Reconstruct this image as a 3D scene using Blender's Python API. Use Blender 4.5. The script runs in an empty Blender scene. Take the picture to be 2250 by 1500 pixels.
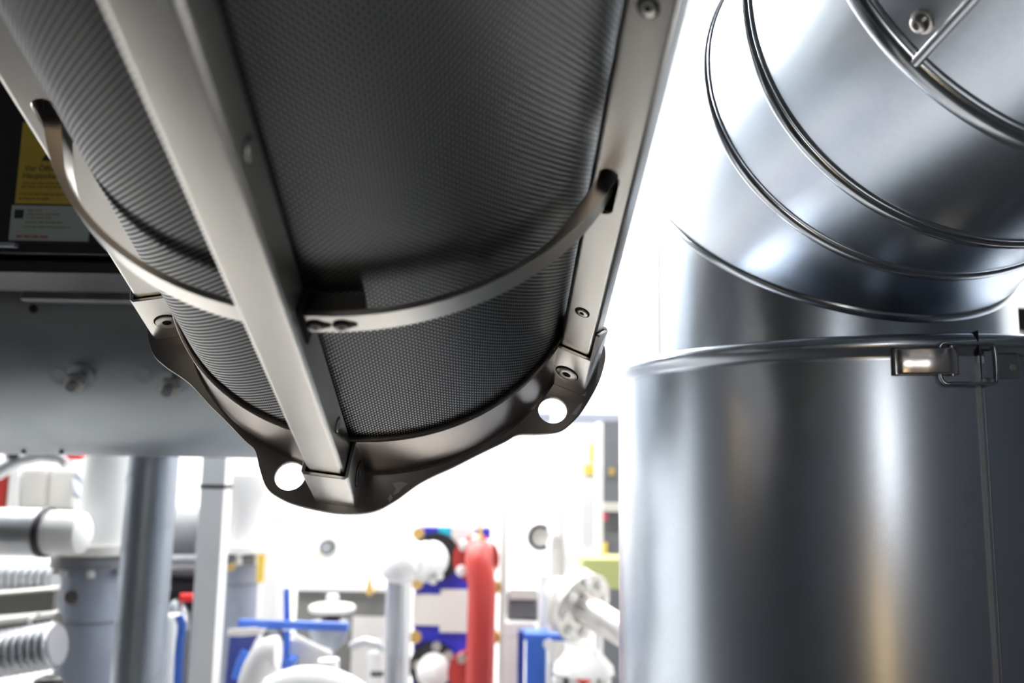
import bpy, bmesh, math, random
import numpy as np
from mathutils import Vector, Matrix
random.seed(3)
C = bpy.context.scene.collection
sc = bpy.context.scene
pi = math.pi
# ---------------------------------------------------------------- camera
F = 1888.0                                    # focal length in pixels of a 2250-wide frame
MW = Matrix(((0.99985, 0.01724, 0.0), (-0.00247, 0.14309, 0.98971), (0.01706, -0.98956, 0.14311)))  # camera(x right,y down,z fwd) -> world
CAM = Vector((0, 0, 1.5))
right = MW @ Vector((1, 0, 0)); fwd = MW @ Vector((0, 0, 1)); upv = MW @ Vector((0, -1, 0))
cd = bpy.data.cameras.new('camera'); cam = bpy.data.objects.new('camera', cd); C.objects.link(cam)
cam.matrix_world = Matrix(((right.x, upv.x, -fwd.x, CAM.x), (right.y, upv.y, -fwd.y, CAM.y), (right.z, upv.z, -fwd.z, CAM.z), (0, 0, 0, 1)))
cd.sensor_width = 36; cd.lens = 36 * F / 2250; cd.clip_start = 0.02
cd.dof.use_dof = True; cd.dof.focus_distance = 0.88; cd.dof.aperture_fstop = 3.6
sc.camera = cam
# ---------------------------------------------------------------- light and exposure
w = bpy.data.worlds.new('world'); sc.world = w; w.use_nodes = True
w.node_tree.nodes['Background'].inputs[0].default_value = (0.5, 0.55, 0.62, 1)
w.node_tree.nodes['Background'].inputs[1].default_value = 0.12
vs = sc.view_settings
vs.view_transform = 'Standard'; vs.look = 'None'; vs.exposure = 0.1; vs.gamma = 1; vs.use_curve_mapping = False
L_FAR = 130.0      # emission of the tubes over the plant beyond
L_NEAR = 9.5      # emission of the near tubes and the added highlight panels
def at(px, py, Y):
    """world point seen at a pixel, Y metres in front"""
    r = MW @ Vector(((px - 1125) / F, (py - 750) / F, 1.0))
    return CAM + r * (Y / r.y)
def S(n, Y):      # n pixels as metres at distance Y
    return n * Y / F
# ---------------------------------------------------------------- materials
def mat(name, col, rough=0.5, metal=0.0, emis=0.0, bump=0.0, bscale=60.0, var=0.0, vscale=8.0, rvar=0.0, stretch=(1, 1, 1), aniso=0.0, coat=0.0):
    m = bpy.data.materials.new(name); m.use_nodes = True
    nt = m.node_tree; N = nt.nodes; Lk = nt.links; b = N['Principled BSDF']
    b.inputs['Base Color'].default_value = (*col, 1); b.inputs['Roughness'].default_value = rough
    b.inputs['Metallic'].default_value = metal; b.inputs['Anisotropic'].default_value = aniso
    b.inputs['Coat Weight'].default_value = coat
    if emis:
        b.inputs['Emission Color'].default_value = (*col, 1); b.inputs['Emission Strength'].default_value = emis
    if bump or var or rvar:
        tc = N.new('ShaderNodeTexCoord'); mp = N.new('ShaderNodeMapping'); mp.inputs['Scale'].default_value = stretch
        Lk.new(tc.outputs['Object'], mp.inputs[0])
        nz = N.new('ShaderNodeTexNoise'); nz.inputs['Scale'].default_value = vscale; nz.inputs['Detail'].default_value = 6
        Lk.new(mp.outputs[0], nz.inputs[0])
        if var:
            mx = N.new('ShaderNodeMix'); mx.data_type = 'RGBA'
            mx.inputs[6].default_value = (*[c * (1 - var) for c in col], 1); mx.inputs[7].default_value = (*[min(1, c * (1 + var)) for c in col], 1)
            Lk.new(nz.outputs[0], mx.inputs[0]); Lk.new(mx.outputs[2], b.inputs['Base Color'])
        if rvar:
            mr = N.new('ShaderNodeMapRange'); mr.inputs['From Min'].default_value = 0.3; mr.inputs['From Max'].default_value = 0.7
            mr.inputs['To Min'].default_value = max(0.02, rough - rvar); mr.inputs['To Max'].default_value = rough + rvar
            Lk.new(nz.outputs[0], mr.inputs[0]); Lk.new(mr.outputs[0], b.inputs['Roughness'])
        if bump:
            n2 = N.new('ShaderNodeTexNoise'); n2.inputs['Scale'].default_value = bscale; n2.inputs['Detail'].default_value = 4
            Lk.new(mp.outputs[0], n2.inputs[0])
            bp = N.new('ShaderNodeBump'); bp.inputs['Strength'].default_value = bump; bp.inputs['Distance'].default_value = 0.002
            Lk.new(n2.outputs[0], bp.inputs['Height']); Lk.new(bp.outputs[0], b.inputs['Normal'])
    return m
M = {}
M['zinc'] = mat('zinc', (0.57, 0.625, 0.70), 0.27, 1, var=0.07, vscale=170)
M['zinc_bead'] = mat('zinc_bead', (0.50, 0.53, 0.57), 0.22, 1)
M['steel'] = mat('steel', (0.69, 0.67, 0.635), 0.29, 1, var=0.08, vscale=14, stretch=(1, .25, 1))
M['steel_brown'] = mat('steel_brown', (0.25, 0.23, 0.22), 0.36, 1, var=0.12, vscale=10)
M['steel_mid'] = mat('steel_mid', (0.44, 0.395, 0.36), 0.31, 1, var=0.14, vscale=12)
M['steel_dark'] = mat('steel_dark', (0.12, 0.115, 0.11), 0.4, 1)
M['bolt'] = mat('bolt', (0.72, 0.70, 0.66), 0.3, 1)
M['dark_recess'] = mat('dark_recess', (0.01, 0.01, 0.01), 0.8)
M['chrome'] = mat('chrome', (0.70, 0.67, 0.65), 0.22, 1)
M['black'] = mat('black_paint', (0.012, 0.012, 0.016), 0.4, var=0.2)
M['black_gloss'] = mat('black_gloss', (0.015, 0.015, 0.02), 0.15)
M['galv'] = mat('galvanised', (0.34, 0.375, 0.41), 0.42, 0.85, bump=0.06, bscale=60, var=0.12, vscale=7, rvar=0.1)
M['galv_light'] = mat('galv_light', (0.62, 0.64, 0.68), 0.5, 0.5)
M['foil'] = mat('foil', (0.48, 0.50, 0.53), 0.38, 0.8, bump=0.9, bscale=22, var=0.08)
M['foil_smooth'] = mat('foil_smooth', (0.34, 0.38, 0.44), 0.4, 0.7, bump=0.25, bscale=14, var=0.08)
M['grey_paint'] = mat('grey_paint', (0.27, 0.30, 0.37), 0.5, var=0.06)
M['grey_dark'] = mat('grey_dark', (0.16, 0.17, 0.19), 0.5, var=0.2)
M['beam'] = mat('beam_grey', (0.17, 0.17, 0.16), 0.5, var=0.15)
M['white'] = mat('white_paint', (0.86, 0.87, 0.87), 0.45, var=0.02)
M['white_soft'] = mat('white_insulation', (0.84, 0.84, 0.85), 0.7, bump=0.5, bscale=18)
M['offwhite'] = mat('offwhite', (0.72, 0.71, 0.68), 0.5, var=0.04)
M['blue'] = mat('blue_paint', (0.045, 0.15, 0.62), 0.35, var=0.1)
M['blue_deep'] = mat('blue_deep', (0.03, 0.03, 0.45), 0.4, var=0.06)
M['blue_navy'] = mat('blue_navy', (0.03, 0.05, 0.25), 0.4, var=0.06)
M['red'] = mat('red_paint', (0.42, 0.035, 0.03), 0.4, var=0.06)
M['redbright'] = mat('red_bright', (0.75, 0.03, 0.03), 0.5)
M['yellow'] = mat('yellow_label', (0.48, 0.36, 0.05), 0.45, var=0.04)  # label yellow darkened in colour, for the shade it hangs in
M['yellow_tag'] = mat('yellow_tag', (0.85, 0.62, 0.12), 0.5)
M['cyan'] = mat('cyan_sticker', (0.02, 0.55, 0.75), 0.5)
M['brass'] = mat('brass', (0.70, 0.48, 0.18), 0.35, 0.7)
M['plate_label'] = mat('plate_label', (0.38, 0.46, 0.44), 0.5)
M['ink'] = mat('ink', (0.02, 0.02, 0.02), 0.6)
M['ink_brown'] = mat('ink_brown', (0.22, 0.10, 0.03), 0.6)
M['ink_red'] = mat('ink_red', (0.35, 0.05, 0.05), 0.6)
M['rubber'] = mat('rubber', (0.02, 0.02, 0.025), 0.6)
M['olive'] = mat('olive_box', (0.50, 0.54, 0.22), 0.5)
M['pink'] = mat('pink', (0.8, 0.15, 0.25), 0.5)
M['steel_flange'] = mat('steel_flange', (0.66, 0.64, 0.62), 0.35, 0.9, var=0.15, vscale=20)
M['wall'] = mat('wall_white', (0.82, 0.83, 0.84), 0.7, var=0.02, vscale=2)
M['wall_dim'] = mat('wall_dimmed', (0.06, 0.068, 0.08), 0.7, var=0.15, vscale=1.5)  # near walls and ceiling darkened in colour, so the metal reflects a dim room
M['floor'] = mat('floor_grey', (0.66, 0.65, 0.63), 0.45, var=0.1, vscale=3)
M['floor_shade'] = mat('floor_painted_shade', (0.045, 0.048, 0.052), 0.6, var=0.2, vscale=3)  # near floor darkened in colour, standing in for shade under machines
M['glow'] = mat('lamp_tube', (1.0, 0.98, 0.95), 0.5, emis=L_FAR)
M['glow_near'] = mat('highlight_glow', (1.0, 0.98, 0.96), 0.5, emis=L_NEAR)
M['glow_top'] = mat('lamp_tube_top', (1.0, 0.98, 0.96), 0.5, emis=L_NEAR * .3)
M['glow_warm'] = mat('highlight_glow_warm', (1.0, 0.66, 0.30), 0.5, emis=L_NEAR * 1.6)
def screen_mat():
    m = bpy.data.materials.new('woven_wire'); m.use_nodes = True; nt = m.node_tree; N = nt.nodes; Lk = nt.links; b = N['Principled BSDF']
    uv = N.new('ShaderNodeUVMap'); uv.uv_map = 'weave'; sp = N.new('ShaderNodeSeparateXYZ'); Lk.new(uv.outputs[0], sp.inputs[0])
    def math_(op, a, bb=None):
        n = N.new('ShaderNodeMath'); n.operation = op
        for i, v in enumerate((a, bb)):
            if v is None: continue
            if isinstance(v, (int, float)): n.inputs[i].default_value = v
            else: Lk.new(v, n.inputs[i])
        return n.outputs[0]
    cu = math_('COSINE', math_('MULTIPLY', sp.outputs[0], pi)); cv = math_('COSINE', math_('MULTIPLY', sp.outputs[1], pi))
    pr = math_('MULTIPLY', cu, cv)
    mr = N.new('ShaderNodeMapRange'); mr.interpolation_type = 'SMOOTHSTEP'
    mr.inputs['From Min'].default_value = -0.05; mr.inputs['From Max'].default_value = 0.75
    Lk.new(pr, mr.inputs[0])
    mx = N.new('ShaderNodeMix'); mx.data_type = 'RGBA'; mx.inputs[6].default_value = (0.02, 0.021, 0.024, 1); mx.inputs[7].default_value = (0.66, 0.67, 0.68, 1)
    Lk.new(mr.outputs[0], mx.inputs[0]); Lk.new(mx.outputs[2], b.inputs['Base Color'])
    b.inputs['Metallic'].default_value = 0.9; b.inputs['Roughness'].default_value = 0.32
    bp = N.new('ShaderNodeBump'); bp.inputs['Strength'].default_value = 0.5; bp.inputs['Distance'].default_value = 0.0006
    Lk.new(pr, bp.inputs['Height']); Lk.new(bp.outputs[0], b.inputs['Normal'])
    return m
M['screen'] = screen_mat()
# ---------------------------------------------------------------- mesh helpers
def basis(ax):
    ax = Vector(ax).normalized(); h = Vector((0, 0, 1)) if abs(ax.z) < 0.9 else Vector((1, 0, 0))
    u = ax.cross(h).normalized(); return ax, u, ax.cross(u).normalized()
class MB:
    def __init__(s): s.v = []; s.f = []
    def add(s, vs, fs):
        o = len(s.v); s.v += [tuple(x) for x in vs]; s.f += [tuple(i + o for i in f) for f in fs]; return s
    def box(s, c, size, rot=None):
        R = rot or Matrix.Identity(3); c = Vector(c); hx, hy, hz = [x / 2 for x in size]
        vs = [c + R @ Vector((x, y, z)) for x in (-hx, hx) for y in (-hy, hy) for z in (-hz, hz)]
        return s.add(vs, [(0, 1, 3, 2), (4, 6, 7, 5), (0, 4, 5, 1), (2, 3, 7, 6), (0, 2, 6, 4), (1, 5, 7, 3)])
    def lathe(s, p0, ax, prof, n=48, caps=True, a0=0, a1=2 * pi):
        """prof = [(distance along axis, radius)]"""
        p0 = Vector(p0); ax, u, w_ = basis(ax); vs = []; fs = []; full = abs(a1 - a0 - 2 * pi) < 1e-6; m = n if full else n + 1
        for h, r in prof:
            for i in range(m):
                a = a0 + (a1 - a0) * i / n; vs.append(p0 + ax * h + (u * math.cos(a) + w_ * math.sin(a)) * r)
        for k in range(len(prof) - 1):
            for i in range(n):
                j = (i + 1) % m; fs.append((k * m + i, k * m + j, (k + 1) * m + j, (k + 1) * m + i))
        if caps and full:
            fs.append(tuple(range(m))[::-1]); fs.append(tuple(range((len(prof) - 1) * m, len(prof) * m)))
        return s.add(vs, fs)
    def cyl(s, p0, p1, r, r1=None, n=32):
        p0 = Vector(p0); p1 = Vector(p1); L = (p1 - p0).length
        return s.lathe(p0, p1 - p0, [(0, r), (L, r if r1 is None else r1)], n)
    def tube(s, pts, r, n=16, closed=False):
        pts = [Vector(p) for p in pts]; k = len(pts); vs = []; fs = []; pu = None
        for i, p in enumerate(pts):
            if closed: t = pts[(i + 1) % k] - pts[i - 1]
            else: t = pts[min(i + 1, k - 1)] - pts[max(i - 1, 0)]
            t.normalize()
            u = basis(t)[1] if pu is None else (pu - t * pu.dot(t)).normalized()
            pu = u; w_ = t.cross(u); rr = r[i] if isinstance(r, (list, tuple)) else r
            vs += [p + (u * math.cos(2 * pi * j / n) + w_ * math.sin(2 * pi * j / n)) * rr for j in range(n)]
        for i in range(k if closed else k - 1):
            for j in range(n):
                a = i * n; b = ((i + 1) % k) * n; fs.append((a + j, a + (j + 1) % n, b + (j + 1) % n, b + j))
        if not closed: fs.append(tuple(range(n))[::-1]); fs.append(tuple(range((k - 1) * n, k * n)))
        return s.add(vs, fs)
    def sweep(s, rings, caps=True):
        n = len(rings[0]); vs = [p for r in rings for p in r]; fs = []
        for k in range(len(rings) - 1):
            for i in range(n): fs.append((k * n + i, k * n + (i + 1) % n, (k + 1) * n + (i + 1) % n, (k + 1) * n + i))
        if caps: fs.append(tuple(range(n))[::-1]); fs.append(tuple(range((len(rings) - 1) * n, len(rings) * n)))
        return s.add(vs, fs)
    def build(s, name, m, parent=None, bevel=0.0, smooth=True, ang=40, label=None):
        me = bpy.data.meshes.new(name); me.from_pydata(s.v, [], s.f)
        bm = bmesh.new(); bm.from_mesh(me); bmesh.ops.recalc_face_normals(bm, faces=bm.faces); bm.to_mesh(me); bm.free()
        return finish(name, me, m, parent, bevel, smooth, ang, label)
def finish(name, me, m, parent=None, bevel=0.0, smooth=True, ang=40, label=None):
    o = bpy.data.objects.new(name, me); C.objects.link(o); me.materials.append(M[m] if isinstance(m, str) else m)
    if bevel:
        b = o.modifiers.new('bevel', 'BEVEL'); b.width = bevel; b.segments = 3; b.limit_method = 'ANGLE'; b.angle_limit = math.radians(50)
    if smooth:
        me.shade_smooth()
        if not bevel: me.set_sharp_from_angle(angle=math.radians(ang))
        else: b.harden_normals = True
    if parent: o.parent = parent
    if label: o['label'] = label
    return o
def thing(name, label, cat, loc=(0, 0, 0), group=None):
    o = bpy.data.objects.new(name, None); C.objects.link(o); o.location = loc; o.empty_display_size = 0.05
    o['label'] = label; o['category'] = cat
    if group: o['group'] = group
    return o
def part_of(t, o):        # child built in world coordinates
    o.parent = t; o.matrix_parent_inverse = Matrix.Translation(-Vector(t.location)); return o
def P(t, mb, name, m, **k): return part_of(t, mb.build(name, m, None, **k))
def sub(par, mb, name, m, **k):    # sub-part in world coordinates under a part that sits at its own origin
    o = mb.build(name, m, par, **k); return o
def tag(o, label, cat, group=None, kind=None):
    o['label'] = label; o['category'] = cat
    if group: o['group'] = group
    if kind: o['kind'] = kind
    return o
def struct(name, mb, m, **k):
    o = mb.build(name, m, **k); o['kind'] = 'structure'; return o
def plate2d(loops, depth, bev=0.0):
    """flat plate with holes, outline in xy, extruded along z (0..depth); returns a mesh"""
    cu = bpy.data.curves.new('c', 'CURVE'); cu.dimensions = '2D'; cu.fill_mode = 'BOTH'; cu.extrude = depth / 2 - bev; cu.bevel_depth = bev; cu.bevel_resolution = 1
    for lp in loops:
        sp = cu.splines.new('POLY'); sp.points.add(len(lp) - 1)
        for q, (x, y) in zip(sp.points, lp): q.co = (x, y, 0, 1)
        sp.use_cyclic_u = True
    o = bpy.data.objects.new('c', cu); C.objects.link(o); dg = bpy.context.evaluated_depsgraph_get()
    me = bpy.data.meshes.new_from_object(o.evaluated_get(dg)); bpy.data.objects.remove(o); bpy.data.curves.remove(cu)
    me.transform(Matrix.Translation((0, 0, depth / 2))); return me
def text_mesh(txt, size, depth=0.0002):
    cu = bpy.data.curves.new('t', 'FONT'); cu.body = txt; cu.size = size; cu.extrude = depth
    o = bpy.data.objects.new('t', cu); C.objects.link(o); dg = bpy.context.evaluated_depsgraph_get()
    me = bpy.data.meshes.new_from_object(o.evaluated_get(dg)); bpy.data.objects.remove(o); bpy.data.curves.remove(cu); return me
def spline(pts, n=8, closed=True):
    k = len(pts); out = []
    for i in range(k if closed else k - 1):
        g = lambda j: pts[j % k] if closed else pts[max(0, min(k - 1, j))]
        p0, p1, p2, p3 = g(i - 1), g(i), g(i + 1), g(i + 2)
        for s_ in range(n):
            t = s_ / n
            out.append(tuple(0.5 * ((2 * b) + (c - a) * t + (2 * a - 5 * b + 4 * c - d) * t * t + (3 * b - a - 3 * c + d) * t ** 3) for a, b, c, d in zip(p0, p1, p2, p3)))
    if not closed: out.append(tuple(pts[-1]))
    return out
# ---------------------------------------------------------------- the room
def slab(x0, x1, y0, y1, z0, z1): return MB().box(((x0 + x1) / 2, (y0 + y1) / 2, (z0 + z1) / 2), (x1 - x0, y1 - y0, z1 - z0))
RX0, RX1, RY0, RY1, RZ = -4.2, 4.2, -3.2, 7.2, 3.6
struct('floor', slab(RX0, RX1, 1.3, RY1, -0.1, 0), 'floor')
struct('floor_near', slab(RX0, RX1, RY0, 1.3, -0.1, 0), 'floor_shade')
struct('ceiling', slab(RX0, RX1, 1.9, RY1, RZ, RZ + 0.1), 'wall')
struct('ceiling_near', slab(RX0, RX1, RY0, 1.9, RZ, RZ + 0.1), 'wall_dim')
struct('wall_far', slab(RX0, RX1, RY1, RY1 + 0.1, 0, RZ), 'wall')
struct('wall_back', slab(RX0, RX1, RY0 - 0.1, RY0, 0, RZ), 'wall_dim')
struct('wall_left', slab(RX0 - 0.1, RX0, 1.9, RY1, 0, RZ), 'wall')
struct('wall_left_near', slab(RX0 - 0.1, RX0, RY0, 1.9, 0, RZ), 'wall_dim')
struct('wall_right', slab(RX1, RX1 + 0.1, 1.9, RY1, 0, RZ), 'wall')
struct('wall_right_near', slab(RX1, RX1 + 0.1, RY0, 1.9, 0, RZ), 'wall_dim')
def lamp(x, y, z, L, along, label, m='glow', group='ceiling tube lamps', wd=0.14):
    t = thing('tube_lamp', label, 'lamp', (x, y, z), group)
    for q in (-.4, .4): P(t, MB().cyl((x + (q * L if along == 'x' else 0), y + (q * L if along != 'x' else 0), z + .07), (x + (q * L if along == 'x' else 0), y + (q * L if along != 'x' else 0), RZ), .006, n=8), 'hanger_rod', 'grey_dark')
    sx, sy = (L, wd) if along == 'x' else (wd, L)
    P(t, MB().box((x, y, z + 0.05), (sx, sy, 0.05)), 'lamp_housing', 'white')
    for s_ in (-1, 1):
        d = Vector((L / 2 - 0.03, 0, 0)) if along == 'x' else Vector((0, L / 2 - 0.03, 0)); o_ = Vector((0, s_ * wd * .25, 0)) if along == 'x' else Vector((s_ * wd * .25, 0, 0))
        P(t, MB().cyl(Vector((x, y, z)) + o_ - d, Vector((x, y, z)) + o_ + d, 0.018, n=10), 'lamp_tube', m)
    return t
for x, nx_ in ((-2.4, 'left'), (-0.4, 'middle'), (2.2, 'right')):
    for y, ny_ in ((3.0, 'nearest'), (4.5, 'second'), (6.2, 'farthest')):
        lamp(x, y, 3.3, 1.4, 'x', 'bright double tube ceiling lamp, %s one of the %s row' % (nx_, ny_))
lamp(0.3, -1.0, 3.3, 1.5, 'y', 'double tube ceiling lamp over the near aisle', 'glow_top', 'near tube lamps')
def highlight_lamp(x, z, sx, sz, m, label):  # unseen glowing panels, added to put highlights on the ducts
    t = thing('highlight_lamp', label, 'lamp', (x, RY0, z))
    P(t, slab(x - sx / 2 - .03, x + sx / 2 + .03, RY0, RY0 + .05, z - sz / 2 - .03, z + sz / 2 + .03), 'lamp_housing', 'grey_dark', bevel=.005)
    P(t, slab(x - sx / 2, x + sx / 2, RY0 + .05, RY0 + .06, z - sz / 2, z + sz / 2), 'highlight_face', m)
t = thing('highlight_lamp', 'small warm lamp added on the left wall for a duct highlight', 'lamp', (RX0, -.1, 1.65))  # also unseen, added for the faint warm streak on the duct
P(t, slab(RX0, RX0 + .05, -.25, .05, 1.35, 1.95), 'lamp_housing', 'grey_dark', bevel=.005)
P(t, slab(RX0 + .05, RX0 + .06, -.13, -.07, 1.6, 1.78), 'highlight_face', 'glow_warm')
highlight_lamp(-.62, 1.7, .34, .7, 'glow_near', 'white glowing panel added behind the viewer for a duct highlight')
highlight_lamp(-.98, .55, .09, .6, 'glow_warm', 'small warm panel added low behind the viewer for a duct highlight')
# ---------------------------------------------------------------- the woven-wire guard cage
U = 0.25
dW = Vector((-0.0342, 0.9293, -0.3677)).normalized(); xW = Vector((0.9936, -0.0082, -0.113)); xW = (xW - dW * xW.dot(dW)).normalized(); zW = xW.cross(dW)
oW = CAM + Vector((-0.5722, 3.576, 0.8928)) * U
cage = thing('wire_mesh_guard', 'long tubular guard of dark woven wire mesh in a stainless steel rail frame, hanging overhead', 'guard')
cage.matrix_world = Matrix(((xW.x, dW.x, zW.x, oW.x), (xW.y, dW.y, zW.y, oW.y), (xW.z, dW.z, zW.z, oW.z), (0, 0, 0, 1)))
def RT(phi): return Vector((math.sin(phi), 0, -math.cos(phi))), Vector((math.cos(phi), 0, math.sin(phi)))
def cp(phi, rho, t, tau=0.0):
    R_, T_ = RT(phi); return (R_ * rho + T_ * tau + Vector((0, t, 0))) * U
T0, T1, RM = -5.0, 0.02, 0.853
def make_screen():
    pitch = 0.0107; na = 528; nt = int(round((T1 - T0) / pitch)); Z0 = T1 - nt * pitch
    ts = Z0 + pitch * np.arange(nt + 1); an = 2 * pi * np.arange(na + 1) / na
    ii, jj = np.meshgrid(np.arange(nt + 1), np.arange(na + 1), indexing='ij')
    r2 = RM - 0.0028 + 0.0028 * np.where((ii + jj) % 2 == 0, 1.0, -1.0)          # wire crowns at every other crossing
    a2 = an[jj]; t2 = ts[ii]; wires = na; vv = np.arange(nt + 1)
    co = np.stack([r2 * np.sin(a2), t2, -r2 * np.cos(a2)], -1).reshape(-1, 3) * U
    i = np.arange(nt)[:, None] * (na + 1) + np.arange(na)[None, :]
    q = np.stack([i, i + 1, i + na + 2, i + na + 1], -1).reshape(-1, 4)
    me = bpy.data.meshes.new('mesh_screen'); me.vertices.add(len(co)); me.vertices.foreach_set('co', co.ravel().astype(np.float32))
    me.loops.add(q.size); me.loops.foreach_set('vertex_index', q.ravel().astype(np.int32))
    me.polygons.add(len(q)); me.polygons.foreach_set('loop_start', np.arange(0, q.size, 4, dtype=np.int32))
    me.polygons.foreach_set('use_smooth', np.ones(len(q), dtype=bool)); me.update(calc_edges=True)
    uv = np.stack([jj.reshape(-1).astype(float), ii.reshape(-1).astype(float)], -1)[q.ravel()]
    ul = me.uv_layers.new(name='weave'); ul.data.foreach_set('uv', uv.ravel().astype(np.float32)); me.validate()
    return finish('mesh_screen', me, 'screen', cage, smooth=False)
make_screen()
RI, RO, WD = 0.868, 1.006, 0.141
A5 = 2 * pi / 5
def rrect(x0, x1, y0, y1, r, n=5):
    out = []
    for cx, cy, a in ((x1 - r, y1 - r, 0), (x0 + r, y1 - r, pi / 2), (x0 + r, y0 + r, pi), (x1 - r, y0 + r, 3 * pi / 2)):
        out += [(cx + r * math.cos(a + pi / 2 * i / n), cy + r * math.sin(a + pi / 2 * i / n)) for i in range(n + 1)]
    return out
def rail(phi, slot_side):
    R_, T_ = RT(phi); outl = rrect(-WD / 2, WD / 2, RI, RO, 0.018); inn = rrect(-WD / 2 + .016, WD / 2 - .016, RI + .016, RO - .016, 0.006)
    a = [[(T_ * x + R_ * y + Vector((0, t, 0))) * U for x, y in lp] for t, lp in ((T0, outl), (0.04, outl), (0.04, inn), (T0, inn))]
    mb = MB(); n = len(outl); vs = [p for r in a for p in r]; fs = []
    for k in range(4):
        for i in range(n): fs.append((k * n + i, k * n + (i + 1) % n, ((k + 1) % 4) * n + (i + 1) % n, ((k + 1) % 4) * n + i))
    mb.add(vs, fs); o = mb.build('frame_rail', 'steel', cage)
    if slot_side:
        lp = []      # slot outline in (t, rho)
        for i in range(17): an = pi / 2 + pi * i / 16; lp.append((-1.05 + .036 * math.cos(an), .928 + .034 * math.sin(an)))
        for i in range(17): an = -pi / 2 + pi * i / 16; lp.append((-0.915 + .036 * math.cos(an), .928 + .034 * math.sin(an)))
        cut = MB().sweep([[(R_ * y + T_ * tau + Vector((0, x, 0))) * U for x, y in lp] for tau in (-.1, .1)]).build('cut', 'steel', smooth=False)
        cut.parent = cage; bpy.context.view_layer.update()
        md = o.modifiers.new('b', 'BOOLEAN'); md.object = cut; md.operation = 'DIFFERENCE'; md.solver = 'EXACT'
        dg = bpy.context.evaluated_depsgraph_get(); me = bpy.data.meshes.new_from_object(o.evaluated_get(dg)); o.modifiers.clear(); o.data = me
        me.shade_smooth(); me.set_sharp_from_angle(angle=math.radians(40)); bpy.data.objects.remove(cut)
    return o
def button(par, c, n, r, deep=0.35, name='bolt'):
    """round button-head screw with a socket, standing on a face at c with outward normal n (cage space, metres)"""
    prof = [(0, r), (r * .28, r), (r * .40, r * .88), (r * .42, r * deep), (r * .05, r * deep * .9), (r * .05, 0.00001)]
    b = MB().lathe(c, n, prof, 28, caps=False).build(name, 'bolt', par, ang=50)
    MB().lathe(c, n, [(r * .09, r * deep * .86), (r * .11, 0.00001)], 16, caps=False).build('socket', 'dark_recess', b) if par is cage else None
    return b
def recess_ring(par, c, n, r):
    MB().lathe(c, n, [(0.0001, r), (0.0004, r), (0.0004, r * .9), (0.0001, r * .9)], 28, caps=False).build('recess_ring', 'dark_recess', par)
def disc_bolt(par, c, n, r, rg, name):
    n = Vector(n); b = MB().lathe(c + Vector((0, .12 * r, 0)), n, [(-.0002, r), (.0006, r), (.0010, r * .93), (.0010, r * .40), (-.0005, r * .38)], 32, caps=False).build(name, 'bolt', par, ang=50)
    MB().lathe(c, n, [(.00005, rg), (.00025, rg), (.00025, .00001)], 32, caps=False).build('counterbore_shade', 'dark_recess', b)  # flat near-black disc, the bolt hole's shadow crescent put into colour
    MB().lathe(c + Vector((0, .12 * r, 0)), n, [(.0003, r * .39), (.0004, .00001)], 16, caps=False).build('bolt_socket', 'dark_recess', b)
    return b
rails = []
for k, (phi, sl) in enumerate(((0, 0), (A5, 1), (-A5, 1), (2 * A5, 1), (-2 * A5, 1))):
    rl = rail(phi, sl); R_, T_ = RT(phi); side = 1 if k == 0 or phi < 0 else -1
    for t in ((-.29, -1.66, -3.05) if k != 2 else (-1.9, -3.05)):
        disc_bolt(rl, cp(phi, .935, t, side * WD / 2), T_ * side, .0235 * U, .030 * U, 'rail_bolt')
    rails.append(rl)
# end collar and lobed flange plate
TP = 0.31
col = MB().lathe((0, 0, 0), (0, 1, 0), [(h * U, r * U) for h, r in ((-.005, .868), (.0, .875), (.012, .875), (.16, .873), (.25, .873), (.285, .876), (.30, .881), (TP, .888), (TP, .80), (.27, .80), (.02, .835), (-.005, .855), (-.005, .868))], 160, caps=False)
col.build('end_collar', 'steel_mid', cage, ang=60)
lob = [(-45, .885), (-36, .900), (-29, .908), (-20, .935), (-13, 1.0), (-8, 1.04), (-1, 1.053), (7, 1.053), (12, 1.048), (16, 1.03), (20, .975), (24, .92), (28, .910)]
poly = []
for k in range(5):
    for a, r in lob:
        if a == -45: continue
        th = math.radians(a + 72 * k); poly.append((r * math.sin(-th) * U, -r * math.cos(th) * U))
poly = spline(poly, 6)
holes = []
for k in range(5):
    th = -math.radians(12.6 + 72 * k); cx, cz = .952 * math.sin(th), -.952 * math.cos(th)
    holes.append([((cx + .064 * math.cos(a)) * U, (cz + .064 * math.sin(a)) * U) for a in [2 * pi * i / 40 for i in range(40)]])
me = plate2d([poly] + holes, 0.018 * U, 0.002 * U)
me.transform(Matrix(((1, 0, 0, 0), (0, 0, 1, TP * U), (0, 1, 0, 0), (0, 0, 0, 1))))
flange = finish('end_flange', me, 'steel_brown', cage, ang=30)
bm = bmesh.new(); bm.from_mesh(me); bmesh.ops.recalc_face_normals(bm, faces=bm.faces); bm.to_mesh(me); bm.free()
def on_flange(px, py, t):
    rr = MW @ Vector(((px - 1125) / F, (py - 750) / F, 1.0)); s_ = (oW - CAM + dW * t * U).dot(dW) / rr.dot(dW); q = CAM + rr * s_ - oW
    return q.dot(xW), q.dot(zW)
for lp_ in ([(862, 1062), (880, 1058), (897, 1062), (886, 1070), (876, 1082), (864, 1088), (870, 1074)], [(852, 1095), (858, 1086), (864, 1094), (856, 1103)], [(1262, 902), (1272, 890), (1280, 884), (1276, 896), (1266, 912), (1254, 912)], [(1276, 868), (1284, 858), (1290, 856), (1286, 870)]):
    MB().sweep([[Vector((x, (TP + h) * U, z)) for x, z in [on_flange(px, py, TP) for px, py in lp_]] for h in (-.0014, .0)]).build('paint_scuff', 'galv_light', flange)
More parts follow.
